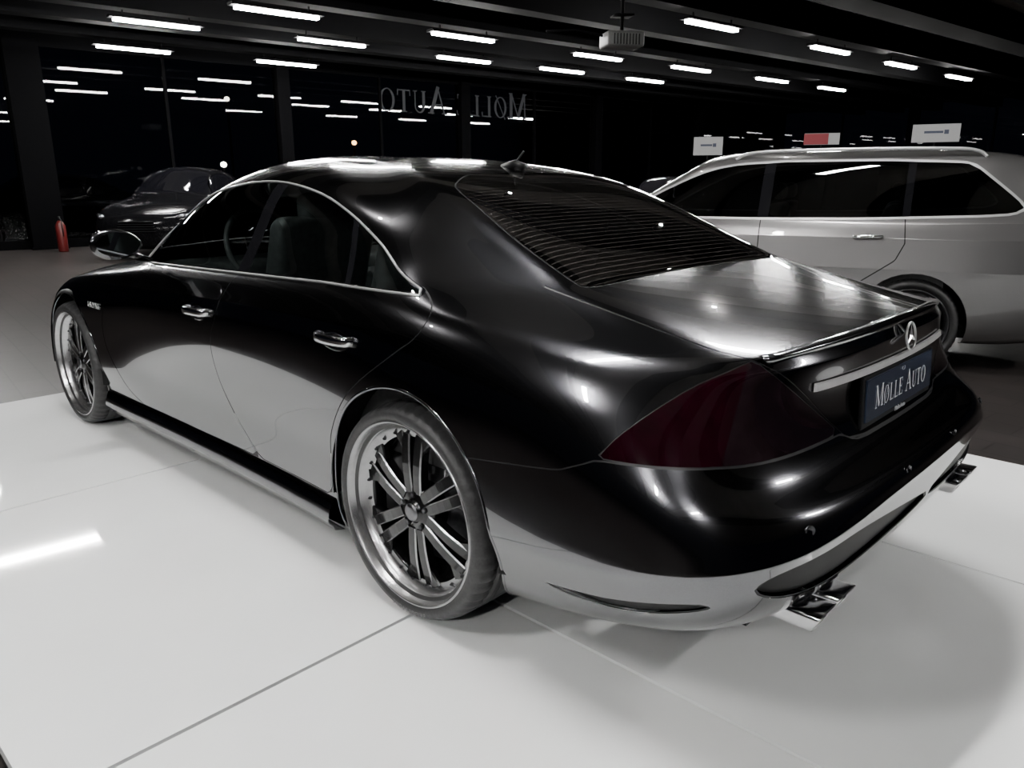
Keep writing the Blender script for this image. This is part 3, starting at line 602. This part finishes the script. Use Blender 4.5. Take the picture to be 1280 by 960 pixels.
# ---------- platform, floor, room
PLAT=mat('white_glass_panel',(.92,.935,.935),.045,0,0,noise=.02,nscale=3)
def floormat():
    m=mat('floor_tiles',(.20,.175,.16),.22,0,0);nt=m.node_tree;b=nt.nodes['Principled BSDF'];L=nt.links.new
    tc=nt.nodes.new('ShaderNodeTexCoord');mp=nt.nodes.new('ShaderNodeMapping');mp.inputs['Rotation'].default_value[2]=radians(6.9)
    br=nt.nodes.new('ShaderNodeTexBrick');br.inputs['Scale'].default_value=1;br.offset=.5;br.inputs['Brick Width'].default_value=.4;br.inputs['Row Height'].default_value=.2;br.inputs['Mortar Size'].default_value=.006
    br.inputs['Color1'].default_value=(.032,.027,.026,1);br.inputs['Color2'].default_value=(.023,.020,.019,1);br.inputs['Mortar'].default_value=(.009,.008,.008,1)
    n=nt.nodes.new('ShaderNodeTexNoise');n.inputs['Scale'].default_value=3;n.inputs['Detail'].default_value=3
    r=nt.nodes.new('ShaderNodeMapRange');r.inputs[3].default_value=.8;r.inputs[4].default_value=1.2;sc=nt.nodes.new('ShaderNodeVectorMath');sc.operation='SCALE'
    L(tc.outputs['Object'],mp.inputs[0]);L(mp.outputs[0],br.inputs[0]);L(tc.outputs['Object'],n.inputs[0]);L(n.outputs[0],r.inputs[0]);L(br.outputs[0],sc.inputs[0]);L(r.outputs[0],sc.inputs['Scale']);L(sc.outputs[0],b.inputs['Base Color'])
    b.inputs['Roughness'].default_value=.34;b.inputs['Specular IOR Level'].default_value=.25
    return m
pf=root('display_platform','low white glass display platform made of large panels','platform')
xs=[-3.64,-1.82,0,1.82,3.64];ys=[-1.9,-.62,.66,1.94]
for i in range(4):
    for j in range(3): mkobj('platform_panel',*box((xs[i]+xs[i+1])/2,(ys[j]+ys[j+1])/2,-.0175,xs[i+1]-xs[i]-.013,ys[j+1]-ys[j]-.011,.035),PLAT,pf,smooth=False)
mkobj('platform_base',*box(0,.02,-.0355,7.27,3.83,.009),BLACK,pf,smooth=False)
fl=mkobj('floor',*box(2,-9,-.09,31,50,.1),floormat(),None,smooth=False);fl['kind']='structure'
gr=mkobj('ground',*box(10,-10,-.2,160,160,.1),mat('asphalt',(.03,.03,.032),.6,noise=.3,nscale=5),None,smooth=False);gr['kind']='structure'
RZ=radians(-6.9)
ce=mkobj('ceiling',*box(2,-9,4.45,31,50,.1),mat('ceiling_paint',(.26,.245,.23),.9,noise=.1,nscale=2,spec=.1),None,smooth=False);ce['kind']='structure'
BEAM=mat('black_steel_beam',(.002,.002,.0025),.8,noise=.2,nscale=5,spec=.1)
for i,x0 in enumerate([14.8,13.3,11.93,9.92,8.2,6.48,4.6,2.7,.8,-1.1,-3,-5]):
    o=mkobj('ceiling_beam',*box(0,0,0,.34 if x0>5 else .6,46,.5),BEAM,None,smooth=False);y=-9;o.location=(x0+.121*y,y,4.1);o.rotation_euler[2]=RZ;tag(o,'long black steel beam under the ceiling','beam','ceiling beams')
FR=mat('black_window_frame',(.001,.001,.0013),.7,.0,noise=.2,nscale=10,spec=.03)
GW=glassmat('night_window_glass',(.30,.31,.33),.06,gcol=.26)
ax=np.array([.1202,.9927])
def wallpt(s): return (16.3+ax[0]*s,-2.8+ax[1]*s)
wi=0
def column(x,y,w,rz=RZ):
    o=mkobj('column',*jn(box(0,0,2.06,w,w,4.2),box(0,0,-.015,w+.06,w+.06,.05)),FR,None,smooth=False);o.location=(x,y,0);o.rotation_euler[2]=rz;tag(o,'dark square steel column at the window wall','column','window columns')
for k in range(-5,3):
    s=k*5.3;x,y=wallpt(s);column(x,y,.6 if k==0 else .30)
    if k<2:
        wi+=1;xm,ym=wallpt(s+2.65)
        o=mkobj('window_%d'%wi,[(0,-2.47,-.04),(0,2.47,-.04),(0,2.47,4.4),(0,-2.47,4.4)],[(0,1,2,3)],GW,None,smooth=False);o.location=(xm,ym,0);o.rotation_euler[2]=RZ;o['kind']='structure'
        fr=[box(0,0,.05,.08,5,.18),box(0,0,4.0,.08,5,.3),box(0,.0,2.1,.08,.06,4.3)]
        o=mkobj('trim_%d'%wi,*jn(*fr),FR,None,smooth=False);o.location=(xm,ym,0);o.rotation_euler[2]=RZ;o['kind']='structure'
fx0,fy0=wallpt(-5*5.3)
px=np.array([-.9927,.1202])
for k in range(0,5):
    x,y=fx0+px[0]*5.3*k,fy0+px[1]*5.3*k
    if k: column(x,y,.30)
    wi+=1;xm,ym=x+px[0]*2.65,y+px[1]*2.65
    o=mkobj('window_%d'%wi,[(-2.47,0,-.04),(2.47,0,-.04),(2.47,0,4.4),(-2.47,0,4.4)],[(0,1,2,3)],GW,None,smooth=False);o.location=(xm,ym,0);o.rotation_euler[2]=RZ;o['kind']='structure'
    o=mkobj('trim_%d'%wi,*jn(box(0,0,.05,5,.08,.18),box(0,0,4.0,5,.08,.3),box(0,0,2.1,.06,.08,4.3)),FR,None,smooth=False);o.location=(xm,ym,0);o.rotation_euler[2]=RZ;o['kind']='structure'
sx_,sy_=wallpt(-12.95)
wl=root('window_lettering','large pale serif letters on the window glass, seen reversed','lettering',(sx_-.02,sy_,3.05),RZ);VM=mat('self_glow_vinyl',(.008,.008,.009),.5,emit=(.6,.63,.7),es=.038,noise=.05,spec=.1)  # letters look pale through a faint self-glow over near-black vinyl
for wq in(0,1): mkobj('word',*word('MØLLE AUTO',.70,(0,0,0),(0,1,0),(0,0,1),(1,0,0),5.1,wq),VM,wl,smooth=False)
LAMP=mat('tube_light',(1,1,1),.5,emit=(1,.985,.96),es=330)
lampme=mesh_of('lamp_diffuser',box(0,0,0,.10,1.28,.04),LAMP,False);houseme=mesh_of('lamp_housing',jn(box(0,0,.045,.2,1.42,.04),box(0,.5,.1,.02,.02,.1),box(0,-.5,.1,.02,.02,.1)),BEAM,False)
lamps=[(11.51,-3.49),(9.39,-4.38),(11.0,-6.40),(8.92,-7.70),(10.81,-9.47),(10.42,-12.15),(8.61,-11.13),(5.29,-9.81),(8.19,-14.0),(4.89,-13.6),(4.61,-16.75),(9.8,-.45),(12.9,.1),(14.3,-4.2),(13.9,-7.2),(6.1,-3.2),(7.8,-17.2),(10.1,-15.0),(7.5,-20.2),(4.3,-20.0)]
lamps+=[(-3.0,5.9),(-1.0,8.0),(-4.8,-3),(.3,1.15),(.35,-2.6),(.6,4.3)]  # extra tubes out of view, added to brighten the platform
for x,y in lamps:
    r=root('ceiling_lamp','slim white fluorescent tube lamp under a black beam','lamp',(x,y,3.7),RZ,'ceiling tube lamps')  # label shared by the visible tubes and the added fill tubes
    inst('tube',lampme,r);inst('housing',houseme,r)
DL=mat('downlight_glow',(1,1,1),.5,emit=(1,.97,.92),es=1200)
dlme=mesh_of('downlight_lens',revolve([(0,0),(.02,0),(.022,.005)],16),DL);dlme.transform(Matrix.Rotation(-pi/2,4,'X'))
dhme=mesh_of('downlight_can',revolve([(.022,-.005),(.040,-.01),(.042,.0),(.042,.12),(0,.12)],20),BEAM);dhme.transform(Matrix.Rotation(pi/2,4,'X'))
for x,y in((2.6,1.3),(2.8,-3.4),(3.3,3.1),(1.9,-5.3)):
    r=root('ceiling_downlight','small round black ceiling downlight with bright lens','downlight',(x,y,3.74),0,'ceiling downlights')
    inst('lens',dlme,r,(0,0,-.002));inst('can',dhme,r);mkobj('mount',*tube([(0,0,.11),(0,0,.66)],.012,6),BEAM,r)
pr=root('ceiling_projector','pale grey ceiling unit with ribbed grille on a bracket','projector',(4.85,-6.75,3.08),radians(-35))
bevel(mkobj('housing',*box(0,0,0,.40,.50,.19),mat('grey_plastic',(.10,.10,.098),.5,noise=.1),pr),.03)
mkobj('grille',*jn(*[box(-.205,-.17+.042*i,-.01,.02,.012,.13) for i in range(9)]),BLACK,pr,smooth=False)
mkobj('bracket',*jn(tube([(0,0,.08),(0,0,.78)],.025,8),box(0,0,.3,.25,.25,.02),tube([(0,.26,.05),(.1,.6,.13),(.1,1.0,.10)],.015,6)),BEAM,pr)
WS_=mat('sign_white_glow',(.25,.25,.25),.5,emit=(1,1,1),es=.12,noise=.03);RS=mat('sign_red_glow',(.2,.012,.02),.5,emit=(.8,.03,.05),es=.05,noise=.05);INK=mat('sign_ink',(.05,.06,.1),.5,noise=.1)  # white and red panels are brightened by their own faint emission, not lamps
for x,y,w,h,z,c in((3.30,-6.45,.34,.21,1.73,0),(1.98,-6.6,.36,.12,1.77,1),(.80,-6.5,.42,.17,1.78,0)):
    a=atan2(CAM[1]-y,CAM[0]-x)
    r=root('display_sign','small %s showroom sign panel on a thin stand'%('red and white' if c else 'white'),'sign',(x,y,-.04),a,'showroom signs')
    mkobj('stand',*jn(tube([(0,0,.0),(0,0,z)],.008,8),box(0,0,.01,.3,.3,.02)),BEAM,r)
    mkobj('sign_panel',*box(.02,0,z,.01,w,h),WS_,r,smooth=False)
    if c: mkobj('sign_red_field',*box(.027,-.06,z,.004,w*.7,h*.95),RS,r,smooth=False)
    else:
        mkobj('sign_mark',*jn(box(.027,w*.22,z+.01,.003,.04,.04),box(.027,-.02,z+.01,.003,w*.4,.022)),INK,r,smooth=False)
fe=root('fire_extinguisher','red fire extinguisher standing by the dark column','fire extinguisher',(15.2,-2.75,-.04))
mkobj('cylinder',*tube([(0,0,0),(0,0,.02),(0,0,.5),(0,0,.56),(0,0,.6)],.1,16,rs=[.08,.09,.09,.06,.03]),mat('red_enamel',(.07,.004,.004),.4,0,.2,noise=.05),fe)
mkobj('valve',*jn(tube([(0,0,.6),(0,0,.68)],.02,8),tube([(0,0,.66),(-.1,0,.6),(-.12,0,.3)],.01,6)),BLACK,fe)
for x,y,z,c,s in((32,-7.1,3.6,(1,.35,.05),60),(26.9,-18,2.9,(1,.5,.15),30),(25.2,-11.2,1.9,(1,.95,.8),40),(21.7,-23.8,4.9,(1,.95,.85),20),(30,-14,4.6,(1,.9,.7),15)):
    r=root('street_lamp','small glowing street lamp on a pole outside at night','street lamp',(x,y,-.15),0,'street lamps outside')
    mkobj('pole',*tube([(0,0,0),(0,0,z)],.05,8),BEAM,r);V,F=revolve([(0,-.1),(.08,-.07),(.11,0),(.08,.07),(0,.1)],12);V=[(a,c_,b+z+.1) for a,b,c_ in V]
    mkobj('lamp_head',V,F,mat('street_glow',(1,1,1),.5,emit=c,es=s),r)
w=bpy.data.worlds.new('w');bpy.context.scene.world=w;w.use_nodes=True;w.node_tree.nodes['Background'].inputs[0].default_value=(.006,.007,.012,1);w.node_tree.nodes['Background'].inputs[1].default_value=.6
